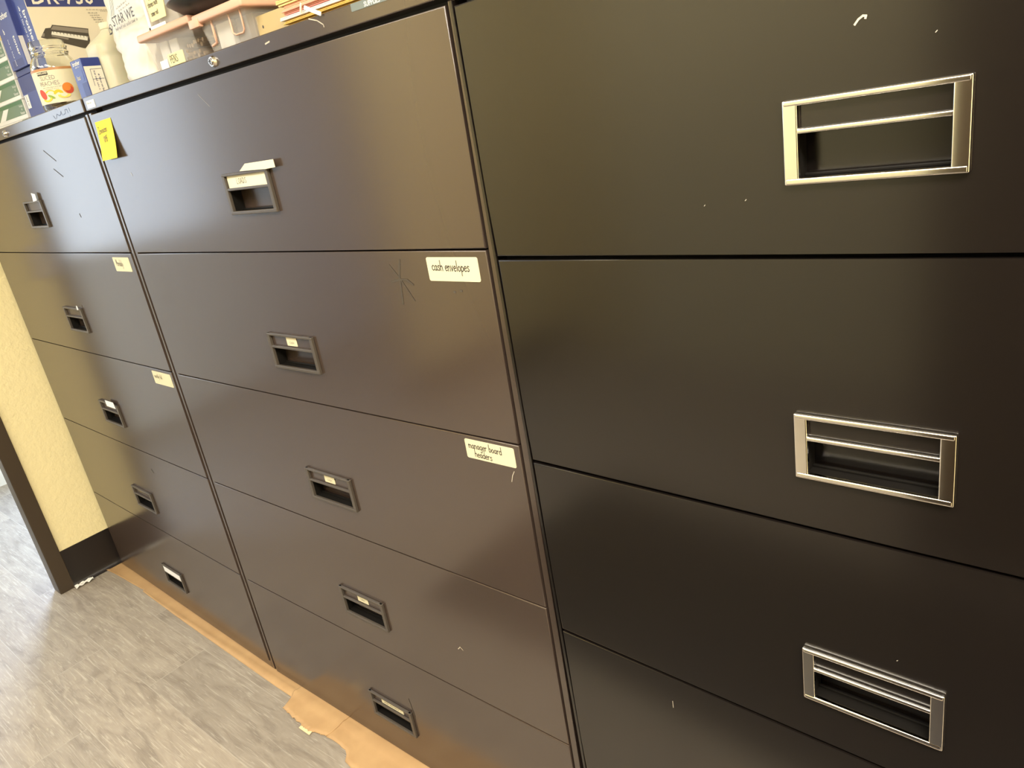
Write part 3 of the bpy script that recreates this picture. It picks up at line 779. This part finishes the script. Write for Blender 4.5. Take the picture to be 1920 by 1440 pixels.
# white carrier bag
def bag():
    cx, cyy = .145, .125
    root = empty('plastic_bag', (cx, cyy, TOP), label='white carrier bag with slanting black print standing behind the clear bins', cat='bag')
    b = bmesh.new(); n, mrow = 44, 34; H = .245
    def prof(t): # half width in x, half depth in y, drift
        w = .073 + .010 * math.sin(t * 3.0) + (.020 * max(0, (t - .28)) / .3 if t < .6 else .0213)
        if t > .75: w -= .25 * (t - .75) ** 1.3
        d = .052 + .010 * math.sin(t * 4.0 + 1)
        return w, d, -.012 + .004 * math.sin(t * 7) - .015 * min(t / .35, 1)
    rows = []
    for i in range(mrow + 1):
        t = i / mrow; w, d, dr = prof(t)
        if i == 0: w *= .92; d *= .9
        row = []
        for k in range(n):
            a = 2 * PI * k / n; c, s = math.cos(a), math.sin(a); p = 3.2
            x = math.copysign(abs(c) ** (2 / p), c) * w; y = math.copysign(abs(s) ** (2 / p), s) * d
            cr = .004 * math.sin(4 * a + 9 * t + 2 * math.sin(11 * t)) * math.sin(13 * t) + .0035 * math.sin(9 * a + 14 * t) * math.sin(21 * t + 3 * a) + .0025 * math.sin(17 * a - 30 * t)
            f = 1 + cr / max(w, .01) * (1.2 if t > .05 else .2)
            row.append(b.verts.new((x * f + dr + .012, y * f, H * t)))
        rows.append(row)
    for i in range(mrow):
        for k in range(n):
            b.faces.new([rows[i][k], rows[i][(k + 1) % n], rows[i + 1][(k + 1) % n], rows[i + 1][k]])
    b.faces.new(list(reversed(rows[0]))); b.faces.new(rows[-1])
    mb = MB(); mb.bm(b, 0); mb.build('bag_body', ['bag'], root, smooth=80)
    # print, laid just in front of the film
    mb = MB(); yy = -.0705
    fn = lambda a, bb: (a - cx, yy, bb + FLOOR - TOP)
    printed(mb, 'STAR WE', .116, .4590, .0245, fn, 0, ang=.02, sx=.98, bold=.015)
    fine_print(mb, .122, .4500, .10, .0062, fn, 0, ang=.02)
    def ring(x, z, r): ribbon(mb, [(x + r * math.cos(2 * PI * k / 12), z + r * .9 * math.sin(2 * PI * k / 12)) for k in range(13)], .0018, fn, 0)
    ring(.097, .4545, .0065); ring(.103, .4605, .0055); ribbon(mb, [(.089, .449), (.103, .451), (.110, .461)], .002, fn, 0)
    for k in range(3): ribbon(mb, [(.134 + .006 * k, .510), (.131 + .006 * k, .498), (.126 + .006 * k, .487), (.120 + .006 * k, .478)], .0016, fn, 0)
    fine_print(mb, .150, .4845, .05, .004, fn, 0, ang=.1); fine_print(mb, .158, .4785, .05, .004, fn, 0, ang=.1)
    mb.build('print', ['toner_dark'], root, smooth=0)
bag()

# clear bins with peach lids
def open_tub(mb, x0, x1, y0, y1, z0, z1, th, taper, mat=0):
    def loop(ins, z, t): return [(x0 + ins + t, y0 + ins + t, z), (x1 - ins - t, y0 + ins + t, z), (x1 - ins - t, y1 - ins - t, z), (x0 + ins + t, y1 - ins - t, z)]
    L = [loop(taper, z0, 0), loop(0, z1, 0), loop(th, z1, 0), loop(taper + th, z0 + th, 0)]
    vs = [p for l in L for p in l]; fs = [[3, 2, 1, 0]]
    for i in range(3):
        for k in range(4): fs.append([i * 4 + k, i * 4 + (k + 1) % 4, (i + 1) * 4 + (k + 1) % 4, (i + 1) * 4 + k])
    fs.append([12, 13, 14, 15]); mb.add(vs, fs, mat)

def bin_(x0, x1, y0, y1, h, lid, label):
    cx, cyy = (x0 + x1) / 2, (y0 + y1) / 2
    root = empty('storage_bin', (cx, cyy, TOP), label=label, cat='storage bin', group='clear bins with peach lids')
    mb = MB(); open_tub(mb, x0 - cx, x1 - cx, y0 - cyy, y1 - cyy, .0005, h, .0018, .010)
    mb.build('tub', ['clear_plastic'], root, smooth=0)
    mb = MB(); e = .009
    mb.box(x0 - cx - e, x1 - cx + e, y0 - cyy - e, y1 - cyy + e, h - .002, h + lid, 0, .004, 3)
    mb.box(x0 - cx + .012, x1 - cx - .012, y0 - cyy + .012, y1 - cyy - .012, h + lid - .001, h + lid + .0025, 0, .001, 1)
    mb.build('lid', ['lid_peach'], root, smooth=40)
    return root, cx, cyy
r1, c1, y1_ = bin_(.2485, .432, .040, .150, .0655, .012, 'clear bin with peach lid and yellow PENS label in front of the bag')
mb = MB(); plate(mb, .312 - c1, .372 - c1, .0105, .0315, .040 - y1_ + .0055, .0007, .001)
hand(mb, 'PENS', .319 - c1, .0155, .0125, lambda a, b: (a, .040 - y1_ + .0046, b), 1, w=.0014)
mb.build('adhesive_label', ['note_yellow', 'ink'], r1, smooth=0)
mb = MB(); plate(mb, .278 - c1, .307 - c1, .0025, .0245, .040 - y1_ + .0055, .0007, .001)
o = mb.build('paper_patch', ['white_paper'], r1, smooth=0); o['label'] = 'blank white sticker on the tub'
r2, c2, y2_ = bin_(.4695, .612, .036, .146, .0575, .013, 'clear bin with peach lid and moulded clip, right of the PENS bin')
mb = MB(); yy = .036 - y2_ - .0012
mb.tube([(.503 - c2, yy + .004, .0555), (.505 - c2, yy + .003, .030), (.501 - c2, yy + .006, .021), (.4835 - c2, yy + .007, .0185)], .0022, 8)
mb.build('moulded_clip', ['lid_peach'], r2, smooth=60)
mb = MB(); mb.tube([(.560 - c2, yy + .004, .0555), (.562 - c2, yy + .003, .026), (.567 - c2, yy + .005, .0215), (.590 - c2, yy + .005, .0215), (.596 - c2, yy + .004, .026), (.597 - c2, yy + .003, .0555)], .0016, 8)
mb.build('moulded_rib', ['lid_peach'], r2, smooth=60)
mb = MB(); mb.box(.449 - c2, .482 - c2, .0255 - y2_, .036 - y2_, .0505, .0645, 0, .002, 2)
mb.build('lid_latch', ['lid_peach'], r2, smooth=40)
def block(name, x0, x1, y0, y1, z0, z1, mats, label, cat, group=None): return cuboid(name, x0, x1, y0, y1, z0, z1, mats, None, .0015, label, cat, group)
block('note_pad', .2640, .2960, .060, .135, TOP + .0028, TOP + .060, ['white_paper'], 'upright white pad at the left end inside the PENS bin', 'paper pad', 'white pads in the bins')
block('note_pad', .3030, .3350, .060, .135, TOP + .0028, TOP + .058, ['white_paper'], 'second white pad inside the PENS bin, left of the brown bundle', 'paper pad', 'white pads in the bins')
mb = MB()
for k in range(11):
    x = .3475 + .0068 * k; z = TOP + .009 + .006 * (k % 3)
    mb.tube([(x, .062, z + .002), (x + random.uniform(-.003, .003), .132, z + .004 + random.uniform(0, .01))], .0036, 8)
for k in range(9):
    x = .350 + .0082 * k; mb.tube([(x, .066, TOP + .030 + random.uniform(0, .012)), (x + random.uniform(-.008, .008), .130, TOP + .034 + random.uniform(0, .012))], .0036, 8)
o = mb.build('pen_bundle', ['mixed'], smooth=60); tag(o, 'jumble of brown pens inside the PENS bin', 'pens', kind='stuff')
block('note_pad', .4860, .5330, .055, .130, TOP + .0028, TOP + .052, ['white_paper'], 'bluish white pad behind the clip of the right-hand bin', 'paper pad', 'white pads in the bins')
block('card_box', .5420, .5960, .060, .130, TOP + .0028, TOP + .051, ['toner_mid'], 'grey carton inside the right half of the second bin', 'box')

# small clear tub with a note, on the first lid
tz = TOP + .0655 + .0148
cx3, cy3 = .312, .100
r3 = empty('small_tub', (cx3, cy3, tz), label='small clear tub with a yellow handwritten note on the PENS bin lid', cat='storage bin')
mb = MB(); open_tub(mb, -.052, .062, -.045, .045, .0003, .075, .0016, .003); mb.build('tub', ['clear_plastic'], r3, smooth=0)
mb = MB()
mb.box(-.0525, -.0455, -.0475, -.0440, .002, .074, 0, .001, 1)
mb.box(-.0525, .012, -.0475, -.0440, .002, .0085, 0, .001, 1)
mb.build('corner_trim', ['white_paper'], r3, smooth=0)
mb = MB(); fn3 = lambda a, b: (a - cx3, -.0492, b + FLOOR - tz)
mb.prism([(.279 - cx3, .4375 + FLOOR - tz), (.338 - cx3, .4375 + FLOOR - tz), (.346 - cx3, .482 + FLOOR - tz), (.277 - cx3, .500 + FLOOR - tz)], -.0488, -.0480, 0)
for txt, xx, zz_ in (('supplies', .284, .476), ('stories note', .2825, .461), ('some not', .286, .4455)): hand(mb, txt, xx, zz_, .0105, fn3, 1, w=.001, ang=.03, squeeze=.72)
mb.build('paper_note', ['note_yellow', 'ink'], r3, smooth=0)
block('envelope_pack', .2720, .3660, .070, .135, tz + .0020, tz + .040, ['box_white'], 'white pack inside the small clear tub behind the note', 'paper pack')

# shallow dark tray with grey rim lying across the lids
cx4, cy4, tz4 = .490, .086, TOP + .0575 + .0158
r4 = empty('oval_tray', (cx4, cy4, tz4), label='dark oval tray with grey rim on the second bin lid', cat='tray')
mb = MB(); mb.lathe([(0, .0002), (.070, .0002), (.105, .010), (.128, .022), (.133, .027), (.130, .027), (.104, .014), (.070, .004), (0, .004)], 0, 0, 48, 0, 1.0, .62)
mb.build('tray_body', ['dark_plastic'], r4, smooth=50)
mb = MB(); mb.lathe([(.127, .0262), (.136, .0262), (.138, .031), (.136, .036), (.131, .036), (.127, .0262)], 0, 0, 48, 0, 1.0, .62)
mb.build('tray_rim', ['grey_plastic'], r4, smooth=50)

# manila card, brown carton behind
mb = MB()
mb.box(.603, .692, .060, .064, TOP, TOP + .042, 0, .0006, 1)
fnm = front(.0597)
mb.poly([fnm(.6195 + .0022 * math.cos(2 * PI * k / 12), TOP + .024 + .0026 * math.sin(2 * PI * k / 12)) for k in range(12)], 1)
o = mb.build('manila_card', ['manila', 'toner_dark'], smooth=0); tag(o, 'manila card with one punched hole standing left of the stacked folders', 'card')
cuboid('brown_carton', .44, .72, .180, .42, TOP, TOP + .20, ['brown_box'], None, label='plain brown carton standing behind the manila card', cat='box')

# folders and papers
def cmat(name, c): M[name] = plain(name, c, .6); return name
fold = [('gold', (.80, .53, .06), .0050, .722, 'lowest golden yellow folder of the paper stack'), ('amber', (.72, .44, .10), .0052, .7195, 'amber folder second from the bottom of the paper stack'),
        ('paper_a', (.84, .80, .74), .0050, .7165, 'white folder lying on the amber one in the paper stack'), ('rose', (.70, .27, .22), .0040, .7225, 'rose red folder on the lower white one'),
        ('coral', (.80, .36, .24), .0058, .7240, 'coral folder above the rose red one'), ('salmon', (.78, .42, .26), .0052, .7215, 'salmon folder under the thick tan folder'),
        ('tan', (.70, .50, .20), .0095, .7130, 'thick tan folder with curled left corner'), ('slate', (.22, .20, .19), .0040, .7160, 'dark grey folder near the top of the paper stack'),
        ('paper_b', (.80, .74, .74), .0060, .7105, 'pinkish white papers on the dark grey folder'), ('buff', (.74, .58, .30), .0060, .7150, 'topmost buff folder of the paper stack')]
z = TOP
for k, (nm, c, th, xl, lb) in enumerate(fold):
    cmat('folder_' + nm, c)
    mb = MB(); leaves = 3 if th > .004 else 2
    for j in range(leaves):
        t0, t1 = th * j / leaves, th * (j + 1) / leaves - .0004
        jx = random.uniform(-.003, .004); jy = random.uniform(-.002, .002)
        mb.box(-.17 + jx, .17, -.12 + jy, .12, t0, t1, 0, .0003, 1)
    o = mb.build('paper_folder', ['folder_' + nm], smooth=0)
    o.location = (xl + .022 + .17, .012 + .12 + random.uniform(0, .006), z); o.rotation_euler = (0, 0, random.uniform(-.012, .012))
    tag(o, lb, 'folder', 'stacked folders and papers'); z += th
mb = MB(); mb.box(-.0185, .0185, -.0012, .0012, 0, .0055, 0, .0006, 1, xf=Matrix.Translation((.836, -.0035, .3465 + FLOOR)) @ Matrix.Rotation(.42, 4, 'Y'))
o = mb.build('paper_slip', ['white_paper'], smooth=0); tag(o, 'white paper slip poking out of the folder stack over the rail', 'paper')
mb = MB(); mb.tube([(.7965, .0065, .3545 + FLOOR), (.7995, .0060, .3600 + FLOOR), (.8020, .0065, .3660 + FLOOR), (.8000, .0075, .3640 + FLOOR)], .0016, 8)
o = mb.build('paper_clip', ['cream_paper'], smooth=60); tag(o, 'pale paper clip on the front edge of the folder stack', 'paper clip')

# ------------------------------------------------------------------ kraft sheets on the floor
def kraft(name, edge, back_y, label, z_lift, x_samples=90, torn=0.0, torn_pale=False):
    mb = MB(); cols = []
    x0, x1 = edge[0][0], edge[-1][0]; rows = 9
    def fy(x):
        for (xa, ya), (xb, yb) in zip(edge[:-1], edge[1:]):
            if xa <= x <= xb: return ya + (yb - ya) * (x - xa) / max(xb - xa, 1e-6)
        return edge[-1][1]
    vs = []
    for i in range(x_samples + 1):
        x = x0 + (x1 - x0) * i / x_samples
        yf = fy(x) + (random.uniform(-torn, torn) if torn else 0)
        for j in range(rows + 1):
            t = j / rows; y = yf + (back_y - yf) * t
            ridge = .0035 * math.exp(-((y + .017) / .007) ** 2)
            vs.append((x, y, z_lift + ridge + (.0012 * math.sin(x * 37 + j) if j == 0 and torn else 0)))
    n = rows + 1; fs = []
    for i in range(x_samples):
        for j in range(rows): fs.append([i * n + j, (i + 1) * n + j, (i + 1) * n + j + 1, i * n + j + 1])
    mb.add(vs, fs, 0)
    o = mb.build(name, ['kraft', 'kraft_torn'], smooth=60)
    md = o.modifiers.new('thick', 'SOLIDIFY'); md.thickness = .0012; md.offset = -1
    return tag(o, label, 'kraft paper', 'kraft paper sheets under the cabinets')
kraft('kraft_sheet', [(-1.172, -.020), (-1.10, -.013), (-1.00, -.010), (-.885, -.006), (-.872, -.001), (-.866, -.012), (-.80, -.015), (-.60, -.022), (-.334, -.027), (.04, -.034), (.125, -.034)], .040,
      'long kraft paper strip under the far left cabinet', .0016, 110)
kraft('kraft_sheet', [(.104, -.024), (.112, -.036), (.121, -.055), (.124, -.072), (.150, -.076), (.185, -.079), (.224, -.083), (.262, -.085), (.290, -.076), (.318, -.071), (.322, -.050)], .030,
      'short torn kraft paper piece in front of the middle cabinet', .0046, 60, torn=.0022)
kraft('kraft_sheet', [(.306, -.050), (.318, -.071), (.345, -.068), (.380, -.070), (.410, -.074), (.425, -.094), (.458, -.098), (.52, -.094), (.75, -.098), (1.2, -.10), (2.05, -.13)], .024,
      'kraft paper sheet running right under the middle and right cabinets', .0030, 130, torn=.001)
mb = MB(); mb.box(-.022, .022, -.008, .008, 0, .0012, 0)
for v in range(len(mb.v)): mb.v[v] = (mb.v[v][0] + .25 + random.uniform(-.004, .004), mb.v[v][1] - .084, mb.v[v][2] + .0022)
o = mb.build('paper_flake', ['kraft_torn'], smooth=0); tag(o, 'small pale torn flake under the edge of the short kraft piece', 'paper')
# crumpled wrapper beside the black wall base
b = bmesh.new(); bmesh.ops.create_grid(b, x_segments=10, y_segments=4, size=.5)
for v in b.verts:
    x, y = v.co.x, v.co.y
    v.co = Vector((-1.1545 + y * .022 + random.uniform(-.002, .002), -.108 + x * .066, .0025 + .0095 * abs(math.sin(x * 9 + y * 2.5)) * (1 - .4 * abs(y)) + random.uniform(0, .002)))
mb = MB(); mb.bm(b, 0)
o = mb.build('candy_wrapper', ['white_label'], smooth=0)
md = o.modifiers.new('thick', 'SOLIDIFY'); md.thickness = .0006
tag(o, 'crumpled silvery white wrapper on the floor against the black wall base', 'wrapper')

# ------------------------------------------------------------------ the room
def struct(name, mb, mats, parent=None, smooth=0):
    o = mb.build(name, mats, parent, smooth=smooth)
    if not parent: o['kind'] = 'structure'
    return o
def sbox(name, x0, x1, y0, y1, z0, z1, mat, bev=0.0):
    mb = MB(); mb.box(x0, x1, y0, y1, z0, z1, 0, bev); return struct(name, mb, [mat])
XW = -1.18
CEIL = 2.55
sbox('floor', -2.80, 3.4, -3.2, 2.4, -.08, 0.0, 'floor')
sbox('ceiling', -2.80, 3.4, -3.2, 2.4, CEIL, CEIL + .06, 'ceiling')
mb = MB(); mb.box(-1.28, XW, -.150, .62, 0, CEIL, 0)
mb.box(-1.28, XW, -1.75, -.150, 2.32, CEIL, 0); mb.box(-1.28, XW, -2.72, -1.75, 0, CEIL, 0)
struct('wall_left', mb, ['yellow'])
sbox('wall_back', -1.28, 3.3, .52, .62, 0, CEIL, 'yellow')
sbox('wall_front', -1.28, 3.3, -2.72, -2.62, 0, CEIL, 'yellow')
sbox('wall_right', 3.2, 3.3, -2.62, .52, 0, CEIL, 'yellow')
mb = MB()
mb.box(-1.235, XW + .010, -.189, -.137, 0, 2.37, 0, .003, 2)
mb.box(-1.235, XW + .010, -1.763, -1.711, 0, 2.37, 0, .003, 2)
mb.box(-1.235, XW + .010, -1.711, -.189, 2.318, 2.37, 0, .003, 2)
struct('door_1', mb, ['trim'], smooth=30)
# black cove base: straight face and a curved toe
def cove(name, y0, y1):
    mb = MB()
    prof = [(XW, .157), (XW + .003, .1565), (XW + .0032, .030), (XW + .005, .016), (XW + .010, .006), (XW + .0155, .003), (XW + .0155, 0), (XW, 0)]
    n = len(prof)
    vs = [(x, y0, z) for x, z in prof] + [(x, y1, z) for x, z in prof]
    fs = [list(range(n)), list(range(2 * n - 1, n - 1, -1))] + [[i, i + n, (i + 1) % n + n, (i + 1) % n] for i in range(n)]
    mb.add(vs, fs, 0); struct(name, mb, ['base'], smooth=40)
cove('baseboard_left', -.137, .52)
cove('baseboard_front', -2.62, -1.763)
# bright space beyond the doorway
sbox('wall_far', -2.78, -2.68, -3.2, 2.4, 0, CEIL, 'white_wall')
sbox('wall_end', -2.78, -1.18, 2.30, 2.4, 0, CEIL, 'white_wall')
sbox('wall_entry', -2.78, -1.18, -3.2, -3.10, 0, CEIL, 'white_wall')
sbox('wall_inner', -1.282, -1.276, -3.1, -1.75, 0, CEIL, 'white_wall')
def window(name, y0, y1, z0, z1, mat):
    x = -2.68; mb = MB(); f = .05
    mb.box(x, x + .03, y0, y0 + f, z0, z1, 0, .004, 1); mb.box(x, x + .03, y1 - f, y1, z0, z1, 0, .004, 1)
    mb.box(x, x + .03, y0 + f, y1 - f, z0, z0 + f, 0, .004, 1); mb.box(x, x + .03, y0 + f, y1 - f, z1 - f, z1, 0, .004, 1)
    o = struct(name, mb, ['white_wall'])
    mb = MB(); mb.box(x + .002, x + .012, y0 + f * .8, y1 - f * .8, z0 + f * .8, z1 - f * .8, 0)
    mb.build('window_pane', [mat], o, smooth=0)
window('window_1', .36, 1.00, .25, 2.20, 'day_low')
window('window_2', -1.70, -.42, 1.02, 2.42, 'day_high')
def area(name, parent, loc, rot, sx, sy, color, radiance):
    L = bpy.data.lights.new(name, 'AREA'); L.shape = 'RECTANGLE'; L.size = sx; L.size_y = sy
    L.color = color; L.energy = radiance * PI * sx * sy
    o = bpy.data.objects.new(name, L); COL.objects.link(o); o.location = loc; o.rotation_euler = rot
    o.parent = parent
    return o
w1 = [o for o in COL.objects if o.name == 'window_1'][0]
area('daylight', w1, (-2.66, .68, 1.225), (0, -PI / 2, 0), 1.85, .55, (0.50, 0.67, 1.0), 38.0)
# light switch on the yellow wall (seen mirrored in the far cabinet)
root = empty('light_switch', (XW, -.100, 1.19), label='ivory light switch plate on the yellow wall beside the door frame', cat='light switch')
mb = MB(); mb.box(.0, .006, -.035, .035, -.058, .058, 0, .002, 2); mb.build('switch_plate', ['switch'], root, smooth=30)
mb = MB(); mb.box(.005, .013, -.005, .005, -.011, .011, 0, .0015, 1); mb.build('toggle', ['switch'], root, smooth=30)
LIGHTS = ((.90, -1.30, 'recessed warm ceiling panel over the middle of the aisle', 'lamp'), (2.35, -1.0, 'recessed warm ceiling panel over the right end of the aisle', 'lamp_strong'),
          (-.30, -1.85, 'recessed warm ceiling panel near the doorway corner', 'lamp'),  # fill lamp added to brighten the wall mirrored in the middle cabinet
          (-1.95, -1.35, 'cool white ceiling panel beyond the doorway', 'lamp_fill_cool'))  # fill lamp added to lift the corridor walls
for k, (x, y, lb, lm) in enumerate(LIGHTS):
    r = empty('ceiling_light', (x, y, CEIL), label=lb, cat='ceiling light', group='fluorescent ceiling panels')
    mb = MB(); w, d = .60, .30
    mb.box(-w, w, -d, -d + .03, -.03, 0, 0); mb.box(-w, w, d - .03, d, -.03, 0, 0); mb.box(-w, -w + .03, -d + .03, d - .03, -.03, 0, 0); mb.box(w - .03, w, -d + .03, d - .03, -.03, 0, 0)
    mb.build('light_frame', ['ceiling'], r, smooth=0)
    mb = MB(); mb.box(-w + .03, w - .03, -d + .03, d - .03, -.02, -.012, 0); mb.build('diffuser', [lm], r, smooth=0)
    area('tube_light', r, (0, 0, -.022), (0, 0, 0), 2 * w - .07, 2 * d - .07, (0.86, 0.93, 1.0) if lm == 'lamp_fill_cool' else (1.0, 0.925, 0.80), {'lamp': 17.0, 'lamp_strong': 62.0, 'lamp_fill_cool': 6.0}[lm])

o = sbox('x', .14, 2.5, -1.30, -.47, 0, .012, 'base', .004); o.name = 'floor_mat'; del o['kind']  # black slab added out of view so the right cabinet mirrors a dark floor
tag(o, 'black rubber mat on the floor in front of the right cabinet', 'floor mat')
# cupboard added out of view to darken the reflection in the black cabinet
root = empty('added_cupboard', (2.30, -1.55, 0), label='tall dark brown cupboard standing across the aisle', cat='cupboard')
mb = MB(); mb.box(-1.05, .85, -.20, .178, 0, 2.1, 0, .004, 1); mb.build('carcass', ['trim'], root)
for sx in (-1, 1):
    mb = MB(); mb.box((-1.045 if sx < 0 else -.097), (-.103 if sx < 0 else .845), .18, .20, .06, 2.09, 0, .003, 1); d = mb.build('door', ['trim'], root)
    mb = MB(); mb.box(-.10 + sx * .05 - .006, -.10 + sx * .05 + .006, .20, .222, .98, 1.12, 0, .004, 2); mb.build('door_pull', ['nickel'], d)

# ------------------------------------------------------------------ world, camera, view
w = bpy.data.worlds.new('world'); S.world = w; w.use_nodes = True
w.node_tree.nodes['Background'].inputs['Color'].default_value = (.8, .85, 1, 1)
w.node_tree.nodes['Background'].inputs['Strength'].default_value = 0.05
cam = bpy.data.cameras.new('camera'); co = bpy.data.objects.new('camera', cam); COL.objects.link(co)
cam.sensor_width = 36.0; cam.lens = 1359.44 / 1920 * 36.0; cam.clip_start = .02
C = Vector((1.76996, -.74307, .17153)); T = Vector((1.09632, 0, -.20045)); roll = -0.164645
f = (T - C).normalized(); r = f.cross(Vector((0, 0, 1))).normalized(); u = r.cross(f)
c_, s_ = math.cos(roll), math.sin(roll)
R_, U_ = c_ * r + s_ * u, -s_ * r + c_ * u
mat = Matrix((R_, U_, -f)).transposed().to_4x4(); mat.translation = C + Vector((0, 0, FLOOR))
co.matrix_world = mat
S.camera = co
S.view_settings.view_transform = 'Standard'; S.view_settings.look = 'None'
S.view_settings.exposure = 0.0; S.view_settings.gamma = 1.0; S.view_settings.use_curve_mapping = False
